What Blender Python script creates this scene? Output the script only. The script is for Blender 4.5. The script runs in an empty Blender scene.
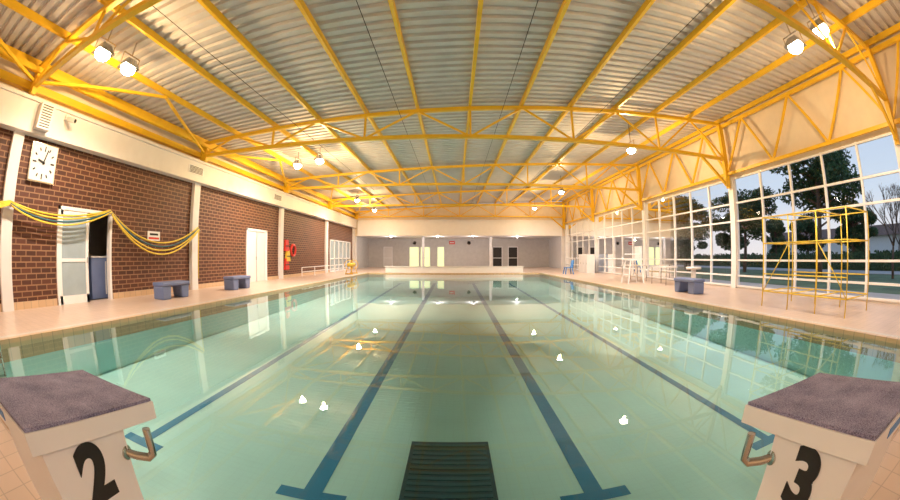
import bpy, bmesh, math, random
from mathutils import Vector, Matrix
random.seed(7)
S = bpy.context.scene
COL = S.collection

# ------------------------------------------------------------------ materials
def newmat(name):
    m = bpy.data.materials.new(name); m.use_nodes = True
    nt = m.node_tree
    return m, nt, nt.nodes, nt.links, nt.nodes['Principled BSDF']

def solid(name, col, rough=0.5, metal=0.0, var=0.06, scale=3.0, spec=0.5):
    m, nt, N, L, b = newmat(name)
    b.inputs['Roughness'].default_value = rough
    b.inputs['Metallic'].default_value = metal
    b.inputs['Specular IOR Level'].default_value = spec
    g = N.new('ShaderNodeNewGeometry')
    n = N.new('ShaderNodeTexNoise'); n.inputs['Scale'].default_value = scale
    n.inputs['Detail'].default_value = 4
    L.new(g.outputs['Position'], n.inputs['Vector'])
    r = N.new('ShaderNodeValToRGB')
    r.color_ramp.elements[0].position = 0.3; r.color_ramp.elements[1].position = 0.7
    r.color_ramp.elements[0].color = tuple(max(0, c*(1-var)) for c in col)+(1,)
    r.color_ramp.elements[1].color = tuple(min(1, c*(1+var)) for c in col)+(1,)
    L.new(n.outputs['Fac'], r.inputs['Fac'])
    L.new(r.outputs['Color'], b.inputs['Base Color'])
    return m

def brickmat(name, axes, c1, c2, mortar, w, h, ms, rough=0.6, offset=0.5, bump=0.3, spec=0.5, bias=0.0):
    m, nt, N, L, b = newmat(name)
    g = N.new('ShaderNodeNewGeometry'); s = N.new('ShaderNodeSeparateXYZ'); c = N.new('ShaderNodeCombineXYZ')
    L.new(g.outputs['Position'], s.inputs[0])
    L.new(s.outputs[axes[0]], c.inputs[0]); L.new(s.outputs[axes[1]], c.inputs[1])
    t = N.new('ShaderNodeTexBrick')
    t.offset = offset
    t.inputs['Color1'].default_value = c1+(1,); t.inputs['Color2'].default_value = c2+(1,)
    t.inputs['Mortar'].default_value = mortar+(1,)
    t.inputs['Scale'].default_value = 1.0
    t.inputs['Brick Width'].default_value = w; t.inputs['Row Height'].default_value = h
    t.inputs['Mortar Size'].default_value = ms; t.inputs['Mortar Smooth'].default_value = 0.2
    t.inputs['Bias'].default_value = bias
    L.new(c.outputs[0], t.inputs['Vector'])
    n = N.new('ShaderNodeTexNoise'); n.inputs['Scale'].default_value = 0.9; n.inputs['Detail'].default_value = 5
    L.new(g.outputs['Position'], n.inputs['Vector'])
    mr = N.new('ShaderNodeMapRange'); mr.inputs['To Min'].default_value = 0.87; mr.inputs['To Max'].default_value = 1.12
    L.new(n.outputs['Fac'], mr.inputs['Value'])
    mx = N.new('ShaderNodeMix'); mx.data_type = 'RGBA'; mx.blend_type = 'MULTIPLY'
    mx.inputs['Factor'].default_value = 1
    L.new(t.outputs['Color'], mx.inputs['A']); L.new(mr.outputs[0], mx.inputs['B'])
    L.new(mx.outputs['Result'], b.inputs['Base Color'])
    b.inputs['Roughness'].default_value = rough
    b.inputs['Specular IOR Level'].default_value = spec
    if bump:
        bp = N.new('ShaderNodeBump'); bp.inputs['Strength'].default_value = bump; bp.inputs['Distance'].default_value = 0.01
        bp.invert = True
        L.new(t.outputs['Fac'], bp.inputs['Height']); L.new(bp.outputs['Normal'], b.inputs['Normal'])
    return m

def emitmat(name, col, strength):
    m, nt, N, L, b = newmat(name)
    b.inputs['Base Color'].default_value = col+(1,)
    b.inputs['Emission Color'].default_value = col+(1,)
    b.inputs['Emission Strength'].default_value = strength
    return m

def glassmat(name, tint, ior=1.45, rough=0.0, wave=0.0):
    m = bpy.data.materials.new(name); m.use_nodes = True
    nt = m.node_tree; N = nt.nodes; L = nt.links
    for x in list(N): N.remove(x)
    o = N.new('ShaderNodeOutputMaterial'); mix = N.new('ShaderNodeMixShader')
    t = N.new('ShaderNodeBsdfTransparent'); t.inputs['Color'].default_value = tint+(1,)
    g = N.new('ShaderNodeBsdfGlossy'); g.inputs['Roughness'].default_value = rough
    g.inputs['Color'].default_value = (0.95, 0.97, 1, 1)
    f = N.new('ShaderNodeFresnel'); f.inputs['IOR'].default_value = ior
    L.new(f.outputs[0], mix.inputs[0]); L.new(t.outputs[0], mix.inputs[1]); L.new(g.outputs[0], mix.inputs[2])
    L.new(mix.outputs[0], o.inputs['Surface'])
    if wave:
        ge = N.new('ShaderNodeNewGeometry')
        n = N.new('ShaderNodeTexNoise'); n.inputs['Scale'].default_value = 1.1; n.inputs['Detail'].default_value = 2
        L.new(ge.outputs['Position'], n.inputs['Vector'])
        bp = N.new('ShaderNodeBump'); bp.inputs['Strength'].default_value = wave; bp.inputs['Distance'].default_value = 0.02
        L.new(n.outputs['Fac'], bp.inputs['Height'])
        L.new(bp.outputs['Normal'], g.inputs['Normal']); L.new(bp.outputs['Normal'], f.inputs['Normal'])
    return m

M = {}
M['white'] = solid('white_paint', (0.72, 0.70, 0.71), 0.45, var=0.03)
M['white2'] = solid('white_frame', (0.82, 0.82, 0.85), 0.4, var=0.02)
M['cream'] = solid('cream_wall', (0.80, 0.69, 0.56), 0.7, var=0.04)
M['yellow'] = solid('yellow_steel', (0.82, 0.50, 0.02), 0.4, var=0.06)
M['yellow2'] = solid('yellow_plastic', (0.74, 0.53, 0.05), 0.5, var=0.1)
M['roof'] = solid('roof_sheet', (0.58, 0.56, 0.57), 0.55, var=0.06)
M['grey'] = solid('grey_wall', (0.58, 0.56, 0.56), 0.7)
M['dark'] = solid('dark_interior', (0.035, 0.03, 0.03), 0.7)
M['steel'] = solid('stainless_steel', (0.55, 0.53, 0.50), 0.25, metal=1.0)
M['blue'] = solid('blue_plastic', (0.15, 0.20, 0.38), 0.45)
M['bblue'] = solid('bright_blue_plastic', (0.03, 0.22, 0.62), 0.4)
M['black'] = solid('black_paint', (0.010, 0.010, 0.012), 0.5)
M['red'] = solid('red_plastic', (0.65, 0.04, 0.03), 0.45)
M['fibre'] = solid('white_fibreglass', (0.78, 0.77, 0.81), 0.35, var=0.03)
M['brick'] = brickmat('brown_brick', (1, 2), (0.105, 0.032, 0.017), (0.058, 0.018, 0.010), (0.27, 0.14, 0.075), 0.34, 0.125, 0.016)
M['deck'] = brickmat('deck_tile', (0, 1), (0.62, 0.47, 0.385), (0.58, 0.44, 0.355), (0.45, 0.345, 0.28), 0.2, 0.2, 0.006, rough=0.32, offset=0.0, bump=0.15)
M['coping'] = brickmat('coping_tile', (0, 1), (0.62, 0.43, 0.27), (0.58, 0.40, 0.25), (0.42, 0.32, 0.22), 0.25, 0.25, 0.01, rough=0.35, offset=0.0, bump=0.15)
M['grating'] = brickmat('overflow_grating', (0, 1), (0.76, 0.71, 0.67), (0.72, 0.67, 0.63), (0.3, 0.25, 0.2), 0.5, 0.035, 0.006, rough=0.4, offset=0.0, bump=0.3)
M['pooltile'] = brickmat('pool_mosaic', (0, 1), (0.53, 0.79, 0.76), (0.525, 0.78, 0.755), (0.51, 0.76, 0.735), 0.1, 0.1, 0.005, rough=0.5, offset=0.0, bump=0)
M['poolblue'] = solid('lane_blue_tile', (0.010, 0.20, 0.40), 0.5)
M['grate'] = solid('drain_dark', (0.012, 0.07, 0.10), 0.5)
M['grate2'] = solid('drain_slat', (0.025, 0.11, 0.15), 0.5)
M['grass'] = solid('lawn', (0.13, 0.18, 0.09), 0.9, var=0.3, scale=0.6)
M['path'] = solid('paving_outside', (0.50, 0.45, 0.42), 0.9)
M['hedge'] = solid('hedge_leaves', (0.045, 0.09, 0.035), 0.8, var=0.5, scale=6)
M['leaf'] = solid('pine_needles', (0.035, 0.085, 0.03), 0.8, var=0.5, scale=2)
M['leaf2'] = solid('tree_leaves', (0.07, 0.12, 0.05), 0.8, var=0.4, scale=2)
M['bark'] = solid('bark', (0.12, 0.08, 0.06), 0.9, var=0.3, scale=8)
M['lamp'] = emitmat('lamp_glass', (1.0, 0.92, 0.70), 50)
M['greenglow'] = emitmat('backlit_glass', (0.80, 0.92, 0.50), 0.75)
M['glass'] = glassmat('window_glass', (0.95, 0.97, 0.98), 1.2)
M['water'] = glassmat('pool_water_surface', (0.89, 0.98, 0.975), 1.36, 0.0, 0.075)
M['pale_pane'] = solid('door_glass_pale', (0.36, 0.44, 0.50), 0.12)  # opaque pane; the glass's bluish-white reflection is put into its base colour
def gritmat():
    m, nt, N, L, b = newmat('grit_top')
    g = N.new('ShaderNodeNewGeometry')
    n = N.new('ShaderNodeTexNoise'); n.inputs['Scale'].default_value = 220; n.inputs['Detail'].default_value = 3
    n3 = N.new('ShaderNodeTexNoise'); n3.inputs['Scale'].default_value = 7; n3.inputs['Detail'].default_value = 4
    L.new(g.outputs['Position'], n.inputs['Vector']); L.new(g.outputs['Position'], n3.inputs['Vector'])
    ad = N.new('ShaderNodeMath'); ad.operation = 'MULTIPLY_ADD'; ad.inputs[1].default_value = 0.35
    L.new(n3.outputs['Fac'], ad.inputs[0])
    m2 = N.new('ShaderNodeMath'); m2.operation = 'MULTIPLY'; m2.inputs[1].default_value = 0.7
    L.new(n.outputs['Fac'], m2.inputs[0]); L.new(m2.outputs[0], ad.inputs[2])
    r = N.new('ShaderNodeValToRGB')
    r.color_ramp.elements[0].position = 0.38; r.color_ramp.elements[1].position = 0.68
    r.color_ramp.elements[0].color = (0.085, 0.08, 0.16, 1); r.color_ramp.elements[1].color = (0.38, 0.35, 0.53, 1)
    L.new(ad.outputs[0], r.inputs['Fac']); L.new(r.outputs['Color'], b.inputs['Base Color'])
    b.inputs['Roughness'].default_value = 0.85
    bp = N.new('ShaderNodeBump'); bp.inputs['Strength'].default_value = 0.6; bp.inputs['Distance'].default_value = 0.004
    L.new(n.outputs['Fac'], bp.inputs['Height']); L.new(bp.outputs['Normal'], b.inputs['Normal'])
    return m
M['grit'] = gritmat()

# ------------------------------------------------------------------ mesh builder
class MB:
    def __init__(s): s.v = []; s.f = []; s.m = []; s.mats = []; s.sm = []
    def mi(s, k):
        if k not in s.mats: s.mats.append(k)
        return s.mats.index(k)
    def add(s, vs, fs, k, smooth=False):
        o = len(s.v); s.v += [tuple(v) for v in vs]; i = s.mi(k)
        for f in fs: s.f.append(tuple(o+a for a in f)); s.m.append(i); s.sm.append(smooth)
    def hexa(s, p, k):
        s.add(p, [(0,3,2,1),(4,5,6,7),(0,1,5,4),(1,2,6,5),(2,3,7,6),(3,0,4,7)], k)
    def box(s, x0, x1, y0, y1, z0, z1, k):
        s.hexa([(x0,y0,z0),(x1,y0,z0),(x1,y1,z0),(x0,y1,z0),(x0,y0,z1),(x1,y0,z1),(x1,y1,z1),(x0,y1,z1)], k)
    def beam(s, p, q, w, h, k):
        p = Vector(p); q = Vector(q); d = (q-p).normalized()
        up = Vector((0,0,1)) if abs(d.z) < 0.95 else Vector((0,1,0))
        a = d.cross(up).normalized()*w/2; b = a.cross(d).normalized()*h/2
        s.hexa([p-a-b, p+a-b, q+a-b, q-a-b, p-a+b, p+a+b, q+a+b, q-a+b], k)
    def tube(s, pts, r, k, seg=8, radii=None, cap=True):
        pts = [Vector(p) for p in pts]; n = len(pts); vs = []; fs = []
        prev = None
        for i, p in enumerate(pts):
            t = (pts[min(i+1, n-1)]-pts[max(i-1, 0)]).normalized()
            if prev is None:
                a = t.cross(Vector((0,0,1)))
                if a.length < 0.1: a = t.cross(Vector((0,1,0)))
            else:
                a = prev - t*prev.dot(t)
            a.normalize(); prev = a; b = t.cross(a)
            rr = radii[i] if radii else r
            for j in range(seg):
                w = 2*math.pi*j/seg
                vs.append(p + a*math.cos(w)*rr + b*math.sin(w)*rr)
        for i in range(n-1):
            for j in range(seg):
                j2 = (j+1) % seg
                fs.append((i*seg+j, i*seg+j2, (i+1)*seg+j2, (i+1)*seg+j))
        if cap:
            fs.append(tuple(range(seg-1, -1, -1))); fs.append(tuple((n-1)*seg+j for j in range(seg)))
        s.add(vs, fs, k, True)
    def disc(s, c, n, r, t, k, seg=24):
        c = Vector(c); n = Vector(n).normalized()
        s.tube([c, c+n*t], r, k, seg)
    def build(s, name, parent=None, bevel=0, origin=None):
        me = bpy.data.meshes.new(name)
        xs = [v[0] for v in s.v]; ys = [v[1] for v in s.v]; zs = [v[2] for v in s.v]
        o = Vector(origin) if origin is not None else Vector(((min(xs)+max(xs))/2, (min(ys)+max(ys))/2, min(zs)))
        me.from_pydata([tuple(Vector(v)-o) for v in s.v], [], s.f)
        for k in s.mats: me.materials.append(M[k])
        for p, i, sm in zip(me.polygons, s.m, s.sm): p.material_index = i; p.use_smooth = sm
        bm = bmesh.new(); bm.from_mesh(me); bmesh.ops.recalc_face_normals(bm, faces=bm.faces); bm.to_mesh(me); bm.free()
        ob = bpy.data.objects.new(name, me); COL.objects.link(ob)
        ob.location = o
        if parent:
            ob.parent = parent; ob.location = o - parent.location
        if bevel:
            md = ob.modifiers.new('bevel', 'BEVEL'); md.width = bevel; md.segments = 2; md.limit_method = 'ANGLE'
        return ob

# ------------------------------------------------------------------ dimensions
XL, XR = -9.07, 10.2
PX = 6.05
PY0, PY1 = 0.92, 25.9
YN, YF = -5.0, 33.0
YB = 40.0
def roof(x): return 5.78 + 0.0467*x
COLY = [-4.8, 2.7, 10.5, 17.9, 25.3, 32.7]
WZ = -0.05

# ------------------------------------------------------------------ floor (deck)
b = MB()
b.box(XL-0.2, -PX-0.35, YN, YF, -0.3, 0, 'deck'); b.box(PX+0.35, XR+0.1, YN, YF, -0.3, 0, 'deck')
b.box(-PX-0.35, PX+0.35, YN, PY0-0.3, -0.3, 0, 'deck'); b.box(-PX-0.35, PX+0.35, PY1+0.35, YF, -0.3, 0, 'deck')
b.box(XL-0.2, XR+0.1, YF, YB, -0.3, 0, 'deck')
b.build('floor')
b = MB()
b.box(-PX-0.35, -PX-0.12, PY0-0.3, PY1+0.35, -0.3, 0.0, 'grating'); b.box(PX+0.12, PX+0.35, PY0-0.3, PY1+0.35, -0.3, 0.0, 'grating')
b.box(-PX-0.12, -PX, PY0-0.3, PY1+0.35, -0.3, 0.015, 'coping'); b.box(PX, PX+0.12, PY0-0.3, PY1+0.35, -0.3, 0.015, 'coping')
b.box(-PX, PX, PY0-0.3, PY0, -0.3, 0.015, 'coping')
b.box(-PX, PX, PY1, PY1+0.35, -0.3, 0.015, 'coping')
b.build('trim_pool_coping')
zn, zf = -0.92, -0.55
b = MB()
b.add([(-PX,PY0,zn),(PX,PY0,zn),(PX,PY1,zf),(-PX,PY1,zf)], [(0,1,2,3)], 'pooltile')
b.add([(-PX,PY0,zn),(-PX,PY1,zf),(-PX,PY1,-0.3),(-PX,PY0,-0.3)], [(0,1,2,3)], 'pooltile')
b.add([(PX,PY0,zn),(PX,PY1,zf),(PX,PY1,-0.3),(PX,PY0,-0.3)], [(0,1,2,3)], 'pooltile')
b.add([(-PX,PY0,zn),(PX,PY0,zn),(PX,PY0,-0.3),(-PX,PY0,-0.3)], [(0,1,2,3)], 'pooltile')
b.add([(-PX,PY1,zf),(PX,PY1,zf),(PX,PY1,-0.3),(-PX,PY1,-0.3)], [(0,1,2,3)], 'pooltile')
def pz(y): return zn+(zf-zn)*(y-PY0)/(PY1-PY0)+0.004
def mark(x0, x1, y0, y1):
    b.add([(x0,y0,pz(y0)),(x1,y0,pz(y0)),(x1,y1,pz(y1)),(x0,y1,pz(y1))], [(0,1,2,3)], 'poolblue')
for x, w2 in ((-3.45, 0.07), (-1.24, 0.09), (1.24, 0.09), (3.55, 0.07)):
    mark(x-w2, x+w2, 2.62, 24.0)
    mark(x-0.32, x+0.32, 2.46, 2.62); mark(x-0.32, x+0.32, 24.0, 24.2)
basin = b.build('pool_basin', origin=(0,13.4,-0.9))
b = MB()
b.box(-0.46, 0.38, 2.3, 3.75, pz(3.75)+0.002, pz(3.75)+0.015, 'grate')
for i in range(14):
    y = 2.36+i*0.098; b.box(-0.42, 0.34, y, y+0.05, pz(3.75)+0.015, pz(3.75)+0.025, 'grate2')
b.build('pool_drain_grate')
b = MB(); b.add([(-PX,PY0,WZ),(PX,PY0,WZ),(PX,PY1,WZ),(-PX,PY1,WZ)], [(0,1,2,3)], 'water'); b.build('pool_water')

# ------------------------------------------------------------------ left wall
b = MB()
T = 0.2
def wl(y0, y1, z0, z1, k='brick'): b.box(XL-T, XL, y0, y1, z0, z1, k)
wl(YN, 4.44, 0, 3.85); wl(4.44, 6.5, 2.3, 3.85); wl(6.5, 14.4, 0, 3.85); wl(14.4, 16.4, 2.4, 3.85); wl(16.4, 26.3, 0, 3.85)
wl(26.3, 31.8, 2.4, 3.85); wl(31.8, YF, 0, 3.85)
wl(YN, YF, 3.85, 5.45, 'cream')
b.build('wall_left')
b = MB()
b.box(XL, XL+0.3, YN, YF, 3.76, 4.38, 'white'); b.box(XL, XL+0.36, YN, YF, 4.38, 4.46, 'white')
b.box(XL, XL+0.33, YN, YF, 3.70, 3.76, 'white')
b.build('trim_bulkhead')
for y in COLY:
    if y > YN and y < YF:
        b = MB(); b.box(XL, XL+0.14, y-0.18, y+0.18, 0, 3.70, 'white'); b.build('wall_column')
b = MB()
for a0, a1 in ((YN, 4.4), (6.54, 14.35), (16.45, 26.2)): b.box(XL, XL+0.03, a0, a1, 0, 0.16, 'coping')
b.build('baseboard_left')
b = MB()
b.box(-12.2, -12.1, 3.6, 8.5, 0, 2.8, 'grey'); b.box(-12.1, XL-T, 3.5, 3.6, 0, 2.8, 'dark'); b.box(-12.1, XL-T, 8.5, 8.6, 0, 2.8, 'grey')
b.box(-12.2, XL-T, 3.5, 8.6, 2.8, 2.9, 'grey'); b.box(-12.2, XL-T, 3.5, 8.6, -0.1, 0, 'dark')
b.build('wall_store_room')
b = MB(); b.box(-10.1, -9.5, 6.0, 7.2, 0, 1.1, 'blue'); b.box(-10.12, -9.48, 5.98, 7.22, 1.1, 1.14, 'white'); b.box(-9.49,-9.48,6.55,6.6,0.1,1.0,'white')
b.build('storage_cabinet')
# door 1
b = MB(); x0, x1 = XL-0.12, XL+0.04
b.box(x0, x1, 4.44, 4.52, 0, 2.3, 'white2'); b.box(x0, x1, 6.42, 6.5, 0, 2.3, 'white2'); b.box(x0, x1, 4.44, 6.5, 2.22, 2.3, 'white2')
b.box(x0+0.02, x1-0.02, 4.52, 4.62, 0, 2.22, 'white2'); b.box(x0+0.02, x1-0.02, 5.5, 5.6, 0, 2.22, 'white2')
b.box(x0+0.02, x1-0.02, 4.52, 5.6, 0, 0.2, 'white2'); b.box(x0+0.02, x1-0.02, 4.52, 5.6, 2.1, 2.22, 'white2')
b.box(x0+0.02, x1-0.02, 4.62, 5.5, 1.0, 1.08, 'white2')
b.box(x0+0.1, x0+0.12, 4.62, 5.5, 0.2, 2.1, 'pale_pane')
b.tube([(XL+0.08,5.53,0.98),(XL+0.08,5.53,1.12)],0.012,'steel')
b.build('door_1')
# door 2 white double
b = MB()
b.box(XL-0.1, XL+0.05, 14.4, 14.5, 0, 2.4, 'white2'); b.box(XL-0.1, XL+0.05, 16.3, 16.4, 0, 2.4, 'white2'); b.box(XL-0.1, XL+0.05, 14.4, 16.4, 2.3, 2.4, 'white2')
b.box(XL-0.08, XL+0.0, 14.5, 15.37, 0, 2.3, 'white'); b.box(XL-0.08, XL+0.0, 15.43, 16.3, 0, 2.3, 'white'); b.box(XL-0.09, XL-0.05, 15.37, 15.43, 0, 2.3, 'dark')
b.tube([(XL+0.04,15.3,1.0),(XL+0.04,15.3,1.15)],0.015,'steel'); b.build('door_2', bevel=0.005)
b = MB()
for i in range(6):
    y = 26.3+i*1.1; b.box(XL-0.1, XL+0.03, y-0.04, y+0.04, 0, 2.4, 'white2')
b.box(XL-0.1, XL+0.03, 26.3, 31.8, 2.32, 2.4, 'white2'); b.box(XL-0.1, XL+0.03, 26.3, 31.8, 0.0, 0.1, 'white2'); b.box(XL-0.1, XL+0.03, 26.3, 31.8, 0.95, 1.03, 'white2')
b.box(XL-0.06, XL-0.04, 26.3, 31.8, 0.1, 2.32, 'pale_pane'); b.build('window_left')

# clock
b = MB(); cy, cz = 3.68, 3.17
b.box(XL, XL+0.1, cy-0.46, cy+0.46, cz-0.44, cz+0.44, 'steel')
b.box(XL+0.1, XL+0.115, cy-0.43, cy+0.43, cz-0.41, cz+0.41, 'white')
for i in range(12):
    a = i*math.pi/6; l0 = 0.29 if i % 3 else 0.25
    p = lambda r: (XL+0.12, cy+math.sin(a)*r, cz+math.cos(a)*r)
    b.beam(p(l0), p(0.37), 0.012, 0.035, 'black')
def hand(a, l, w): b.beam((XL+0.13, cy-math.sin(a)*0.05, cz-math.cos(a)*0.05), (XL+0.13, cy+math.sin(a)*l, cz+math.cos(a)*l), 0.012, w, 'black')
hand(math.radians(285), 0.2, 0.045); hand(math.radians(20), 0.32, 0.035); b.disc((XL+0.115,cy,cz),(1,0,0),0.035,0.02,'black')
b.build('wall_clock')
b = MB(); b.box(XL+0.3, XL+0.55, 3.05, 3.5, 3.78, 4.36, 'white')
for i in range(9): b.box(XL+0.55, XL+0.56, 3.1, 3.45, 3.82+i*0.058, 3.845+i*0.058, 'black')
b.build('loudspeaker', bevel=0.01)
b = MB(); b.box(XL+0.3, XL+0.42, 4.0, 4.12, 4.2, 4.32, 'white'); b.beam((XL+0.42,4.06,4.22),(XL+0.68,4.2,4.14),0.1,0.1,'grey'); b.disc((XL+0.68,4.2,4.14),(0.88,0.47,-0.25),0.045,0.03,'black',12)
b.build('security_camera')
for yy in (10.1, 16.9):
    b = MB(); b.box(XL+0.3, XL+0.32, yy-0.45, yy+0.45, 3.95, 4.22, 'white2')
    for i in range(6): b.box(XL+0.32, XL+0.33, yy-0.4, yy+0.4, 3.97+i*0.042, 3.99+i*0.042, 'dark')
    b.build('air_vent')
b = MB(); b.box(XL, XL+0.015, 8.1, 8.7, 1.62, 1.9, 'white2'); b.box(XL+0.015, XL+0.018, 8.15, 8.65, 1.66, 1.72, 'red'); b.box(XL+0.015, XL+0.018, 8.2, 8.6, 1.78, 1.84, 'black'); b.build('safety_sign')

# ropes
b = MB()
def swag(p, q, sag, n=16):
    p = Vector(p); q = Vector(q); o = []
    for i in range(n+1):
        t = i/n; v = p.lerp(q, t); v.z -= sag*4*t*(1-t); o.append(v)
    return o
rx = XL+0.28; RY = COLY[1]
for i in range(4):
    dz = i*0.05
    b.tube(swag((rx+0.02*i, RY, 2.22-dz*0.5), (rx+0.02*i, 6.2, 2.32-dz*0.4), 0.22+0.05*i), 0.022, 'yellow2' if i != 2 else 'grate2', 6)
    b.tube(swag((rx+0.02*i, 6.2, 2.32-dz*0.4), (rx+0.02*i, 10.5, 2.15-dz*0.6), 0.68+0.09*i), 0.026, 'yellow2' if i != 1 else 'grate2', 6)
    b.tube(swag((rx+0.02*i, -4.5, 2.3-dz*0.5), (rx+0.02*i, RY, 2.22-dz*0.5), 0.3+0.06*i), 0.022, 'yellow2', 6)
b.tube([(rx+0.04,10.5,2.1),(rx+0.04,10.5,0.4)],0.02,'yellow2',6)
for y, z in ((RY, 2.2), (6.2, 2.3), (10.5, 2.1)): b.box(XL+0.002 if y == 6.2 else XL+0.142, rx+0.1, y-0.03, y+0.03, z-0.1, z-0.05, 'steel')
b.build('lane_ropes')

# hanging life vests
b = MB()
def ringmesh(c, R, r, k, seg=20):
    c = Vector(c); pts = [c+Vector((0, math.cos(2*math.pi*i/seg)*R, math.sin(2*math.pi*i/seg)*R)) for i in range(seg+1)]
    b.tube(pts, r, k, 8, cap=False)
for (y, z, k) in ((18.6, 1.75, 'red'), (18.75, 1.2, 'yellow2'), (18.6, 0.75, 'red')):
    b.hexa([(XL+.02,y-.25,z-.3),(XL+.16,y-.25,z-.3),(XL+.16,y+.25,z-.3),(XL+.02,y+.25,z-.3),(XL+.04,y-.15,z+.3),(XL+.14,y-.15,z+.3),(XL+.14,y+.15,z+.3),(XL+.04,y+.15,z+.3)], k)
    b.box(XL+.16, XL+.18, y-.26, y+.26, z-.06, z-.01, 'black')
b.beam((XL+0.002, 18.6, 2.1), (XL+0.15, 18.6, 2.1), 0.03, 0.03, 'steel')
b.build('life_vests')
b = MB(); ringmesh((XL+0.09, 19.5, 1.5), 0.3, 0.07, 'red'); b.build('life_buoy')

# benches
def bench(cx, cy, rot=0.0, L_=1.25):
    b = MB(); h = 0.46; w = 0.24
    b.box(-w, w, -L_/2, L_/2, h-0.1, h, 'blue')
    for sg in (-1, 1):
        y0 = sg*L_/2*0.52; y1 = sg*L_/2*0.98
        a, c = min(y0, y1), max(y0, y1)
        yb0, yb1 = (a-0.02*sg, c-0.06*sg)
        b.hexa([(-w*0.95,yb0,0),(w*0.95,yb0,0),(w*0.95,yb1,0),(-w*0.95,yb1,0),(-w*0.9,a-(0.1 if sg>0 else 0),h-0.1),(w*0.9,a-(0.1 if sg>0 else 0),h-0.1),(w*0.9,c+(0.1 if sg<0 else 0),h-0.1),(-w*0.9,c+(0.1 if sg<0 else 0),h-0.1)], 'blue')
    o = b.build('pool_bench', bevel=0.03, origin=(0,0,0)); o.location = (cx, cy, 0); o.rotation_euler = (0,0,rot)
bench(-7.8, 8.0); bench(-7.7, 11.6); bench(7.5, 10.1)

b = MB()
for i in range(6): b.tube([(-8.3, 19.2+i*2, 0), (-8.3, 19.2+i*2, 0.55)], 0.025, 'white2')
for z in (0.3, 0.55): b.tube([(-8.3, 19.2, z), (-8.3, 29.2, z)], 0.025, 'white2')
b.build('low_railing')
b = MB()
for y in (23.4, 24.6):
    b.tube([(-7.0,y,0),(-6.75,y,0.75),(-6.5,y,0)],0.03,'yellow'); b.tube([(-7.0,y,0.05),(-6.5,y,0.05)],0.03,'yellow')
    pts = [(-6.75+0.3*math.cos(2*math.pi*i/16), y, 0.62+0.3*math.sin(2*math.pi*i/16)) for i in range(17)]
    b.tube(pts, 0.02, 'yellow', 6, cap=False)
b.tube([(-6.75,23.3,0.62),(-6.75,24.7,0.62)],0.12,'yellow2',12)
b.build('lane_rope_reel')

# ------------------------------------------------------------------ right wall
b = MB()
b.box(XR, XR+0.2, YN, YF, 4.0, 6.2, 'cream'); b.box(XR, XR+0.2, YN, YF, -0.1, 0.08, 'white')
b.build('wall_right')
for y in COLY:
    if y > YN:
        b = MB(); b.box(XR-0.12, XR+0.12, y-0.14, y+0.14, 0, 4.0, 'white2'); b.build('facade_column')
wn = 1
ZT = [0.08, 0.45, 1.0, 2.4, 3.05, 3.95]
for k in range(len(COLY)-1):
    y0 = COLY[k]+0.14; y1 = COLY[k+1]-0.14
    b = MB(); n = 5
    for i in range(n+1):
        y = y0+(y1-y0)*i/n; b.box(XR-0.04, XR+0.06, y-0.035, y+0.035, 0.08, 4.0, 'white2')
    for z in ZT: b.box(XR-0.035, XR+0.055, y0, y1, z-0.03, z+0.03, 'white2')
    b.add([(XR+0.01,y0,0.08),(XR+0.01,y1,0.08),(XR+0.01,y1,4.0),(XR+0.01,y0,4.0)], [(0,1,2,3)], 'glass')
    b.build('window_%d' % wn); wn += 1
b = MB(); gx = XR-0.22; zb = 4.12
zt = roof(gx)-0.3
b.beam((gx, YN+.1, zb), (gx, YF-.1, zb), 0.1, 0.1, 'yellow'); b.beam((gx, YN+.1, zt), (gx, YF-.1, zt), 0.1, 0.12, 'yellow')
for k, y in enumerate(COLY):
    b.beam((gx, y, 3.6), (gx, y, zt), 0.1, 0.16, 'yellow')
    if k+1 < len(COLY):
        d = (COLY[k+1]-y)/6
        for i in range(6):
            a, c = (zb, zt) if i % 2 == 0 else (zt, zb)
            b.beam((gx, y+d*i, a), (gx, y+d*(i+1), c), 0.07, 0.08, 'yellow')
b.build('wall_lattice_girder')

# ------------------------------------------------------------------ near & far walls
b = MB(); b.box(XL-0.2, XR+0.2, YN-0.2, YN, -0.1, 6.4, 'cream'); b.build('wall_near')
b = MB()
b.hexa([(XL-0.2,YF,3.0),(XR+0.2,YF,3.0),(XR+0.2,YF+0.25,3.0),(XL-0.2,YF+0.25,3.0),(XL-0.2,YF,5.3),(XR+0.2,YF,6.2),(XR+0.2,YF+0.25,6.2),(XL-0.2,YF+0.25,5.3)], 'cream')
b.box(XL+.4, XR-0.4, YF-0.2, YF, 3.0, 4.4, 'white2')
b.box(XL-0.2, XL+0.25, YF, YF+0.25, 0, 3.0, 'white'); b.box(XR-0.4, XR+0.2, YF, YF+0.25, 0, 3.0, 'white')
b.build('wall_far')
b = MB()
b.box(XL-0.2, XR+0.2, YB, YB+0.2, 0, 3.1, 'grey'); b.box(XL-0.4, XL-0.2, YF+0.25, YB, 0, 3.1, 'grey'); b.box(XR+0.2, XR+0.4, YF+0.25, YB, 0, 3.1, 'white')
b.build('wall_recess')
b = MB(); b.box(XL-0.2, XR+0.2, YF+0.25, YB, 3.05, 3.15, 'white'); b.build('ceiling_recess')
def bdoor(name, xa, xb, k, top=2.2):
    b = MB(); y = YB
    b.box(xa, xb, y-0.08, y, top-0.08, top, 'white2'); b.box(xa, xa+0.08, y-0.08, y, 0, top, 'white2'); b.box(xb-0.08, xb, y-0.08, y, 0, top, 'white2')
    b.box(xa+0.08, xb-0.08, y-0.05, y-0.01, 0, top-0.08, k); b.box(xa+0.08, xb-0.08, y-0.07, y-0.05, 0.95, 1.02, 'white2'); b.build(name)
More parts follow.
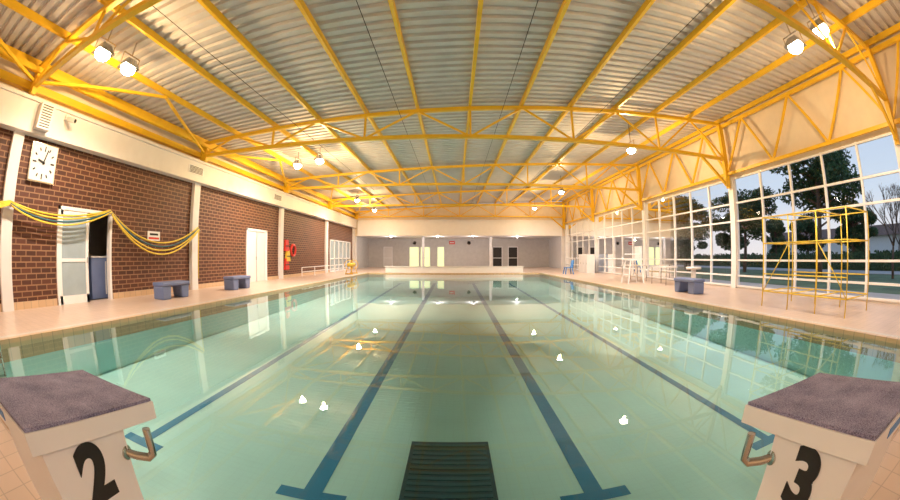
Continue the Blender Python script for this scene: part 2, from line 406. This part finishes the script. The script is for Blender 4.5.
bdoor('door_3', -4.8, -3.7, 'greenglow'); bdoor('door_4', -3.6, -2.5, 'greenglow'); bdoor('door_5', -1.8, -1.0, 'greenglow')
bdoor('door_6', 4.1, 5.2, 'dark'); bdoor('door_7', 5.8, 6.9, 'dark'); bdoor('door_8', -7.6, -6.6, 'white')
b = MB(); b.box(-0.5, 0.1, YB-0.04, YB, 2.45, 2.8, 'red'); b.box(-0.42,0.02,YB-0.05,YB-0.04,2.58,2.66,'white2'); b.build('exit_sign')
for x in (-4.2, 1.6):
    b = MB(); b.disc((x, YB-0.12, 2.6), (0,1,0), 0.2, 0.1, 'steel'); b.disc((x, YB-0.14, 2.6), (0,1,0), 0.14, 0.03, 'black'); b.build('wall_fan')
for x in (-3.0, 3.6):
    b = MB(); b.box(x-0.12, x+0.12, 36.5, 36.74, 0, 3.05, 'white'); b.build('recess_column')
b = MB(); b.box(-4.9, 4.95, 26.45, 26.75, 0, 0.42, 'white2'); b.box(-4.95, 5.0, 26.4, 26.8, 0.42, 0.47, 'white'); b.build('end_platform_wall')

# ------------------------------------------------------------------ ceiling
b = MB(); vs = []; fs = []
y = YN; P = 0.30; prof = [(0, 0), (0.15, 0), (0.18, 0.07), (0.27, 0.07)]
ys = []
while y < YF+0.3:
    for dy, dz in prof: ys.append((y+dy, dz))
    y += P
for (yy, dz) in ys:
    for x in (XL-0.3, XR+0.3): vs.append((x, yy, roof(x)+dz))
for i in range(len(ys)-1): fs.append((2*i, 2*i+1, 2*i+3, 2*i+2))
b.add(vs, fs, 'roof'); b.build('ceiling')
b = MB(); xs = []
x = -8.96
while x < XR: xs.append(x); x += 1.575
for x in xs:
    z = roof(x); b.box(x-0.04, x+0.04, YN, YF, z-0.15, z-0.002, 'yellow')
b.build('roof_purlins')
b = MB(); b.box(XL+0.02, XL+0.2, YN, YF, 4.62, 4.80, 'yellow'); b.box(XL+0.4, XL+0.52, YN, YF, roof(XL)-0.42, roof(XL)-0.3, 'yellow')
b.build('eaves_beam')
for k, y in enumerate(COLY):
    b = MB(); z0 = 4.68
    tz = lambda x: roof(x)-0.22
    b.beam((XL+0.25, y, tz(XL)), (XR-0.3, y, tz(XR)), 0.13, 0.11, 'yellow')
    b.beam((XL+0.25, y, z0), (XR-0.3, y, z0), 0.13, 0.11, 'yellow')
    for i, x in enumerate(xs):
        if i % 2 == 0 and i: b.beam((x, y, z0), (x, y, tz(x)), 0.06, 0.07, 'yellow')
        if i+1 < len(xs):
            a, c = ((x, z0), (xs[i+1], tz(xs[i+1]))) if i % 2 == 0 else ((x, tz(x)), (xs[i+1], z0))
            b.beam((a[0], y, a[1]), (c[0], y, c[1]), 0.05, 0.06, 'yellow')
    b.beam((XL+0.3, y, 4.47), (XL+0.3, y, tz(XL)), 0.3, 0.16, 'yellow')
    b.beam((XR-0.3, y, 3.7), (xs[-2]+0.3, y, z0), 0.08, 0.1, 'yellow')
    b.beam((XR-0.3, y, 3.7), (XR-0.3, y, tz(XR)), 0.14, 0.14, 'yellow')
    b.build('roof_truss')
b = MB()
for k in range(len(COLY)-1):
    z = 4.78; y = COLY[k]; y2 = COLY[k+1]; ym = (y+y2)/2
    b.beam((XL+0.3, y, z), (xs[1], ym, roof(xs[1])-0.2), 0.07, 0.07, 'yellow')
    b.beam((xs[1], ym, roof(xs[1])-0.2), (XL+0.3, y2, z), 0.07, 0.07, 'yellow')
b.build('roof_bracing')
b = MB()
for x0 in (-4.9, -1.6, 1.45, 4.6):
    b.tube([(x0, YN+.1, roof(x0)-0.3), (x0, YF-.1, roof(x0)-0.3)], 0.008, 'black', 5)
b.build('bracing_cables')

# ------------------------------------------------------------------ floodlights
def flood(x, y, z, k=1.0, pw=330, col=(1.0, 0.63, 0.27), sp=760):
    b = MB()
    b.hexa([(x-.18,y-.24,z),(x+.18,y-.24,z),(x+.18,y+.24,z),(x-.18,y+.24,z),(x-.08,y-.13,z+.2),(x+.08,y-.13,z+.2),(x+.08,y+.13,z+.2),(x-.08,y+.13,z+.2)], 'steel')
    n = 5; vs = [(x, y, z-0.14)]; fs = []; sg = 16
    for i in range(1, n+1):
        a = i/n*math.pi/2
        for j in range(sg):
            w = 2*math.pi*j/sg; vs.append((x+math.sin(a)*.16*math.cos(w), y+math.sin(a)*.21*math.sin(w), z-0.14*math.cos(a)-0.001))
    for j in range(sg): fs.append((0, 1+j, 1+(j+1) % sg))
    for i in range(n-1):
        for j in range(sg): fs.append((1+i*sg+j, 1+(i+1)*sg+j, 1+(i+1)*sg+(j+1) % sg, 1+i*sg+(j+1) % sg))
    b.add(vs, fs, 'lamp', True)
    b.beam((x, y-.27, z+.08), (x, y-.27, z+.3), 0.03, 0.015, 'steel'); b.beam((x, y+.27, z+.08), (x, y+.27, z+.3), 0.03, 0.015, 'steel')
    b.beam((x, y-.27, z+.3), (x, y+.27, z+.3), 0.03, 0.015, 'steel'); b.beam((x, y, z+.3), (x, y, roof(x)-0.01), 0.03, 0.03, 'steel')
    o = b.build('floodlight')
    l = bpy.data.lights.new('flood_lamp', 'POINT'); l.energy = pw*k; l.color = col; l.shadow_soft_size = 0.04
    lo = bpy.data.objects.new('flood_lamp', l); COL.objects.link(lo); lo.parent = o; lo.location = Vector((x, y, z-0.2))-o.location
    l = bpy.data.lights.new('flood_beam', 'SPOT'); l.energy = sp*k; l.color = (1.0, 0.94, 0.88); l.shadow_soft_size = 0.04; l.spot_size = math.radians(165); l.spot_blend = 0.9
    lo = bpy.data.objects.new('flood_beam', l); COL.objects.link(lo); lo.parent = o; lo.location = Vector((x, y, z-0.2))-o.location
for p in ((-6.4,3.4,4.85,.48),(-6.4,4.25,4.85,.48),(-6.4,14.0,4.9,.9),(-5.3,13.7,4.95,.9),(6.5,3.6,5.1,.48),(6.5,2.75,5.1,.48),(6.5,12.1,5.05,1.3),(6.5,21.7,5.05,1.3),(-6.4,24.0,4.9,1.3),(-6.4,29.5,4.9,.6),(6.5,29.5,5.05,.6),(-6.0,-2.5,4.9,.42),(6.0,-2.5,5.0,.42)):  # the pair nearest the far wall is added to brighten the fascia
    flood(*p)  # the pair behind the camera is unseen, added for symmetric light
for x in (-6, -1.5, 1.8, 6):
    l = bpy.data.lights.new('recess_lamp', 'POINT'); l.energy = 95; l.shadow_soft_size = 0.015; l.color = (1, 0.94, 0.87)
    b = MB(); b.disc((x, 35.2, 2.93), (0,0,1), 0.15, 0.1, 'white2'); o = b.build('downlight')
    lo = bpy.data.objects.new('recess_lamp', l); COL.objects.link(lo); lo.parent = o; lo.location = Vector((x, 35.2, 2.8))-o.location

# ------------------------------------------------------------------ starting blocks
def digit(txt, M4, parent):
    c = bpy.data.curves.new('number', 'FONT'); c.body = txt; c.size = 0.29; c.align_x = 'CENTER'; c.align_y = 'CENTER'
    c.extrude = 0.002; c.offset = 0.013
    t = bpy.data.objects.new('tmp', c); COL.objects.link(t)
    dg = bpy.context.evaluated_depsgraph_get()
    me = bpy.data.meshes.new_from_object(t.evaluated_get(dg)); bpy.data.objects.remove(t)
    me.materials.clear(); me.materials.append(M['black'])
    o = bpy.data.objects.new('number_'+txt, me); COL.objects.link(o); o.parent = parent; o.matrix_local = M4
    return o
def start_block(cx, cy, txt, side):
    b = MB(); w = 0.275; L_ = 0.61; zf_, zb_ = 0.70, 0.765; t = 0.08
    b.hexa([(-w,0,zb_-t),(w,0,zb_-t),(w,L_,zf_-t),(-w,L_,zf_-t),(-w,0,zb_-.012),(w,0,zb_-.012),(w,L_,zf_-.012),(-w,L_,zf_-.012)], 'fibre')
    i = 0.006
    b.hexa([(-w+i,i,zb_-.013),(w-i,i,zb_-.013),(w-i,L_-i,zf_-.013),(-w+i,L_-i,zf_-.013),(-w+i,i,zb_),(w-i,i,zb_),(w-i,L_-i,zf_),(-w+i,L_-i,zf_)], 'grit')
    b.hexa([(-.205,.08,0),(.205,.08,0),(.205,.42,0),(-.205,.42,0),(-.235,.05,zb_-t+.0),(.235,.05,zb_-t+.0),(.235,.45,zf_-t+.015),(-.235,.45,zf_-t+.015)], 'fibre')
    b.box(-.24, .24, .05, .45, 0, 0.03, 'steel')
    b.box(-.12, .02, -.003, 0.0, zb_-t+.02, zb_-.03, 'bblue')
    for sg in (-1, 1):
        b.tube([(sg*.20,.42,.54),(sg*.25,.465,.515),(sg*.285,.50,.505),(sg*.30,.515,.52),(sg*.302,.515,.55),(sg*.302,.515,.62)],0.0165,'steel',12)
        b.disc((sg*.222,.435,.532),(sg,.2,0),0.028,0.01,'steel',16)
    o = b.build('starting_block', origin=(0,0,0), bevel=0.006); o.location = (cx, cy, 0)
    sl = 0.03/0.68
    n = Vector((side,0,-sl)).normalized(); r = Vector((0,side,0)); u = n.cross(r)
    m4 = Matrix(((r.x,u.x,n.x,0),(r.y,u.y,n.y,0),(r.z,u.z,n.z,0),(0,0,0,1)))
    zc = 0.515
    m4.translation = Vector((side*(0.205+sl*zc+0.003), 0.25, zc))
    digit(txt, m4, o)
start_block(-1.32, 0.27, '2', 1); start_block(1.27, 0.27, '3', -1)
start_block(-3.85, 0.27, '1', 1); start_block(3.8, 0.27, '4', -1)

b = MB()
for y in (1.05, 1.5):
    b.tube([(-6.7,y,0),(-6.7,y,0.55),(-6.6,y,0.7),(-6.4,y,0.76),(-6.1,y,0.7),(-5.97,y,0.5),(-5.95,y,-0.7)],0.02,'steel',10)
for z in (-0.2,-0.45): b.box(-6.0,-5.88,1.05,1.5,z-.01,z+.01,'steel')
b.build('pool_ladder')

# ------------------------------------------------------------------ right-side objects
b = MB()
X0, X1 = 7.2, 8.6; Y0, Y1 = 3.6, 6.3; H = 2.05
for x in (X0, X1):
    for y in (Y0, 4.5, 5.4, Y1): b.tube([(x, y, 0), (x, y, H)], 0.016, 'yellow2')
    for z in (0.35, 0.75, 1.45, H): b.tube([(x, Y0, z), (x, Y1, z)], 0.014, 'yellow2')
for y in (Y0, 4.5, 5.4, Y1):
    for z in (0.35, 1.45, H): b.tube([(X0, y, z), (X1, y, z)], 0.014, 'yellow2')
b.tube([(X0,Y0,0.35),(X0,4.5,1.45)],0.012,'yellow2'); b.tube([(X0,5.4,1.45),(X0,Y1,0.35)],0.012,'yellow2')
b.build('scaffold_frame')
b = MB(); cx, cy = 7.8, 14.9
for sx in (-1, 1):
    for sy in (-1, 1): b.beam((cx+sx*.4, cy+sy*.35, 0), (cx+sx*.25, cy+sy*.25, 1.0), 0.05, 0.05, 'white2')
b.box(cx-.3, cx+.3, cy-.3, cy+.3, 0.98, 1.04, 'white2'); b.box(cx+.24, cx+.3, cy-.3, cy+.3, 1.04, 1.6, 'white2')
for z in (0.3, 0.62): b.box(cx-.38, cx-.33, cy-.3, cy+.3, z, z+.04, 'white2')
for sy in (-1, 1): b.box(cx-.28, cx+.28, cy+sy*.3-.02, cy+sy*.3+.02, 1.24, 1.28, 'white2')
b.build('lifeguard_chair')
for (ya, yb) in ((13.0, 14.3), (15.6, 17.4)):
    b = MB(); b.box(8.4, 9.0, ya, yb, 0.7, 0.75, 'white')
    for x in (8.45, 8.95):
        for y in (ya+.05, yb-.05): b.tube([(x, y, 0), (x, y, 0.7)], 0.02, 'steel')
    b.build('folding_table')
b = MB(); b.box(8.25, 8.75, 10.9, 11.4, 0, 0.1, 'white2'); b.tube([(8.5,11.15,0.1),(8.5,11.15,0.7)],0.1,'white2',12); b.disc((8.5,11.15,0.7),(0,0,1),0.3,0.08,'white2'); b.build('white_pedestal_table')
b = MB()
for i in range(3):
    y = 24.4+i*0.62; b.box(9.1, 9.7, y, y+0.6, 0, 1.3, 'white2'); b.box(9.085, 9.1, y+.04, y+.56, 0.06, 1.24, 'white')
    b.box(9.07, 9.085, y+.08, y+.11, .6, .72, 'steel')
b.build('white_lockers')
b = MB(); cx, cy = 7.5, 23.7
b.box(cx-.25, cx+.25, cy-.25, cy+.25, 0.42, 0.46, 'bblue'); b.hexa([(cx+.2,cy-.25,.46),(cx+.25,cy-.25,.46),(cx+.25,cy+.25,.46),(cx+.2,cy+.25,.46),(cx+.3,cy-.23,.92),(cx+.34,cy-.23,.92),(cx+.34,cy+.23,.92),(cx+.3,cy+.23,.92)], 'bblue')
for sx in (-1,1):
    for sy in (-1,1): b.beam((cx+sx*.28,cy+sy*.28,0),(cx+sx*.2,cy+sy*.2,.43),.05,.05,'bblue')
b.build('plastic_chair')
b = MB()
for i in range(3): b.tube([(9.4, 28+i*1.2, 0), (9.4, 28+i*1.2, 1.0)], 0.03, 'white2')
b.tube([(9.4,28,1.0),(9.4,30.4,1.0)],0.03,'white2'); b.tube([(9.4,28,.5),(9.4,30.4,.5)],0.03,'white2'); b.build('handrail')

# ------------------------------------------------------------------ outside
b = MB(); b.box(XR+0.2, 160, -60, 160, -0.3, -0.12, 'grass'); b.build('ground_outside')
b = MB(); b.box(XR+0.25, 13.5, -20, 60, -0.12, -0.08, 'path'); b.box(26, 30, -30, 90, -0.12, -0.09, 'path'); b.build('garden_path')
def leafcloud(b, c, rx, ry, rz, n, k, s0, s1):
    for i in range(n):
        while True:
            p = Vector((random.uniform(-1,1), random.uniform(-1,1), random.uniform(-1,1)))
            if 0.3 < p.length < 1: break
        q = Vector((c[0]+p.x*rx, c[1]+p.y*ry, c[2]+p.z*rz)); s = random.uniform(s0, s1)
        d1 = Vector((random.uniform(-1,1), random.uniform(-1,1), random.uniform(-.6,.6))).normalized()
        d2 = d1.cross(Vector((random.uniform(-1,1), random.uniform(-1,1), random.uniform(-1,1)))).normalized()
        b.add([q-d1*s, q+d2*s*0.5, q+d1*s, q-d2*s*0.5], [(0,1,2,3)], k)
def pine(seed, H, R, k='leaf', lo=0.45):
    random.seed(seed); b = MB()
    b.tube([(0,0,-.15),(0.15,0.05,H*.3),(0.05,-.1,H*.6),(0.1,0,H*.92)],0.2,'bark',8,radii=[.24,.18,.14,.05])
    for i in range(18):
        a = random.uniform(0, 6.28); hz = H*random.uniform(lo, 0.93); rr = R*random.uniform(0.25, 0.85)*(1.15-abs(hz/H-0.66))
        c = (math.cos(a)*rr, math.sin(a)*rr, hz)
        b.tube([(0.08,0,hz-H*.12),(c[0]*.5,c[1]*.5,hz-H*.06),c],0.05,'bark',5,radii=[.08,.05,.02])
        s = random.uniform(.32,.48)*R
        leafcloud(b, c, s, s, s*0.6, 520, k, .09, .2)
    leafcloud(b, (0,0,H*.86), R*.55, R*.55, H*.14, 800, k, .09, .2)
    return b
def place(b, name, pos, scs):
    o = b.build(name, origin=(0,0,0)); o.location = pos[0]; me = o.data; o.scale = (scs[0],)*3
    for p, s in zip(pos[1:], scs[1:]):
        q = bpy.data.objects.new(name, me); COL.objects.link(q); q.location = p; q.scale = (s,)*3; q.rotation_euler = (0,0,random.uniform(0,6))
place(pine(3, 8.0, 3.6, lo=0.3), 'pine_tree', [(21.5,13.2,-.1),(22,21.5,-.1),(21.5,29.5,-.1),(21.5,40,-.1)], [1.0,.78,.85,.9])
place(pine(5, 6.0, 2.4, lo=0.3), 'pine_tree', [(35.5,17,-.1),(21,34.5,-.1),(36,50,-.1),(36,24,-.1),(36,38,-.1)], [1.0,.8,1.2,.9,1.1])
place(pine(9, 5.5, 2.2, 'leaf2', lo=0.25), 'garden_tree', [(18.5,25,-.1),(17.5,44,-.1),(42,34,-.1),(45,20,-.1),(42,64,-.1)], [.7,.8,1.1,1.2,1.3])
def bare(seed, H):
    random.seed(seed); b = MB()
    def br(p, d, l, r, n):
        q = p+d*l; b.tube([p, p.lerp(q,.5)+Vector((random.uniform(-.05,.05),random.uniform(-.05,.05),0))*l, q], r, 'bark', 5, radii=[r, r*.85, r*.65])
        if n == 0: return
        for i in range(3):
            dd = (d+Vector((random.uniform(-.7,.7), random.uniform(-.7,.7), random.uniform(-.1,.5)))).normalized()
            br(q, dd, l*random.uniform(.6,.8), r*.6, n-1)
    br(Vector((0,0,-.1)), Vector((0,0,1)), H*.3, .12, 5); return b
place(bare(2, 6), 'bare_tree', [(22,7.2,-.1),(36,11,-.1)], [.95,1.1])
random.seed(4)
b = MB(); b.box(31, 32.2, -30, 90, -0.1, 1.15, 'hedge')
for i in range(5000):
    y = random.uniform(-10, 60); z = random.uniform(0, 1.3); q = Vector((30.95 if z < 1.15 else random.uniform(31,32.2), y, z)); s = random.uniform(.1,.22)
    d1 = Vector((random.uniform(-.3,.3), random.uniform(-1,1), random.uniform(-1,1))).normalized(); d2 = d1.cross(Vector((1,random.uniform(-.4,.4),0))).normalized()
    b.add([q-d1*s, q+d2*s*.6, q+d1*s, q-d2*s*.6], [(0,1,2,3)], 'hedge')
b.build('hedge')
b = MB(); b.box(70, 80, 20, 60, -0.1, 4, 'white'); b.hexa([(69,19,4),(81,19,4),(81,61,4),(69,61,4),(74,21,6),(76,21,6),(76,59,6),(74,59,6)], 'brick'); b.build('distant_building')

# ------------------------------------------------------------------ world
w = bpy.data.worlds.new('World'); S.world = w; w.use_nodes = True
N = w.node_tree.nodes; L = w.node_tree.links; bg = N['Background']
tc = N.new('ShaderNodeTexCoord'); sp = N.new('ShaderNodeSeparateXYZ'); rp = N.new('ShaderNodeValToRGB')
L.new(tc.outputs['Generated'], sp.inputs[0]); L.new(sp.outputs[2], rp.inputs['Fac'])
e = rp.color_ramp.elements
e[0].position = 0.0; e[0].color = (0.93, 0.85, 0.84, 1)
e[1].position = 0.6; e[1].color = (0.34, 0.52, 0.82, 1)
m = e.new(0.14); m.color = (0.68, 0.77, 0.90, 1)
L.new(rp.outputs['Color'], bg.inputs['Color']); bg.inputs['Strength'].default_value = 1.0

# ------------------------------------------------------------------ camera (15 mm equisolid fisheye)
cd = bpy.data.cameras.new('camera'); cam = bpy.data.objects.new('camera', cd); COL.objects.link(cam)
cd.type = 'PANO'; cd.sensor_width = 36; cd.sensor_fit = 'HORIZONTAL'
tgt = cd if hasattr(cd, 'panorama_type') else cd.cycles
tgt.panorama_type = 'FISHEYE_EQUISOLID'; tgt.fisheye_lens = 15.0; tgt.fisheye_fov = math.pi
cam.location = (0, 0, 1.2)
cam.rotation_euler = (math.radians(90+0.92), 0, math.radians(0.6))
S.camera = cam
S.view_settings.view_transform = 'Standard'
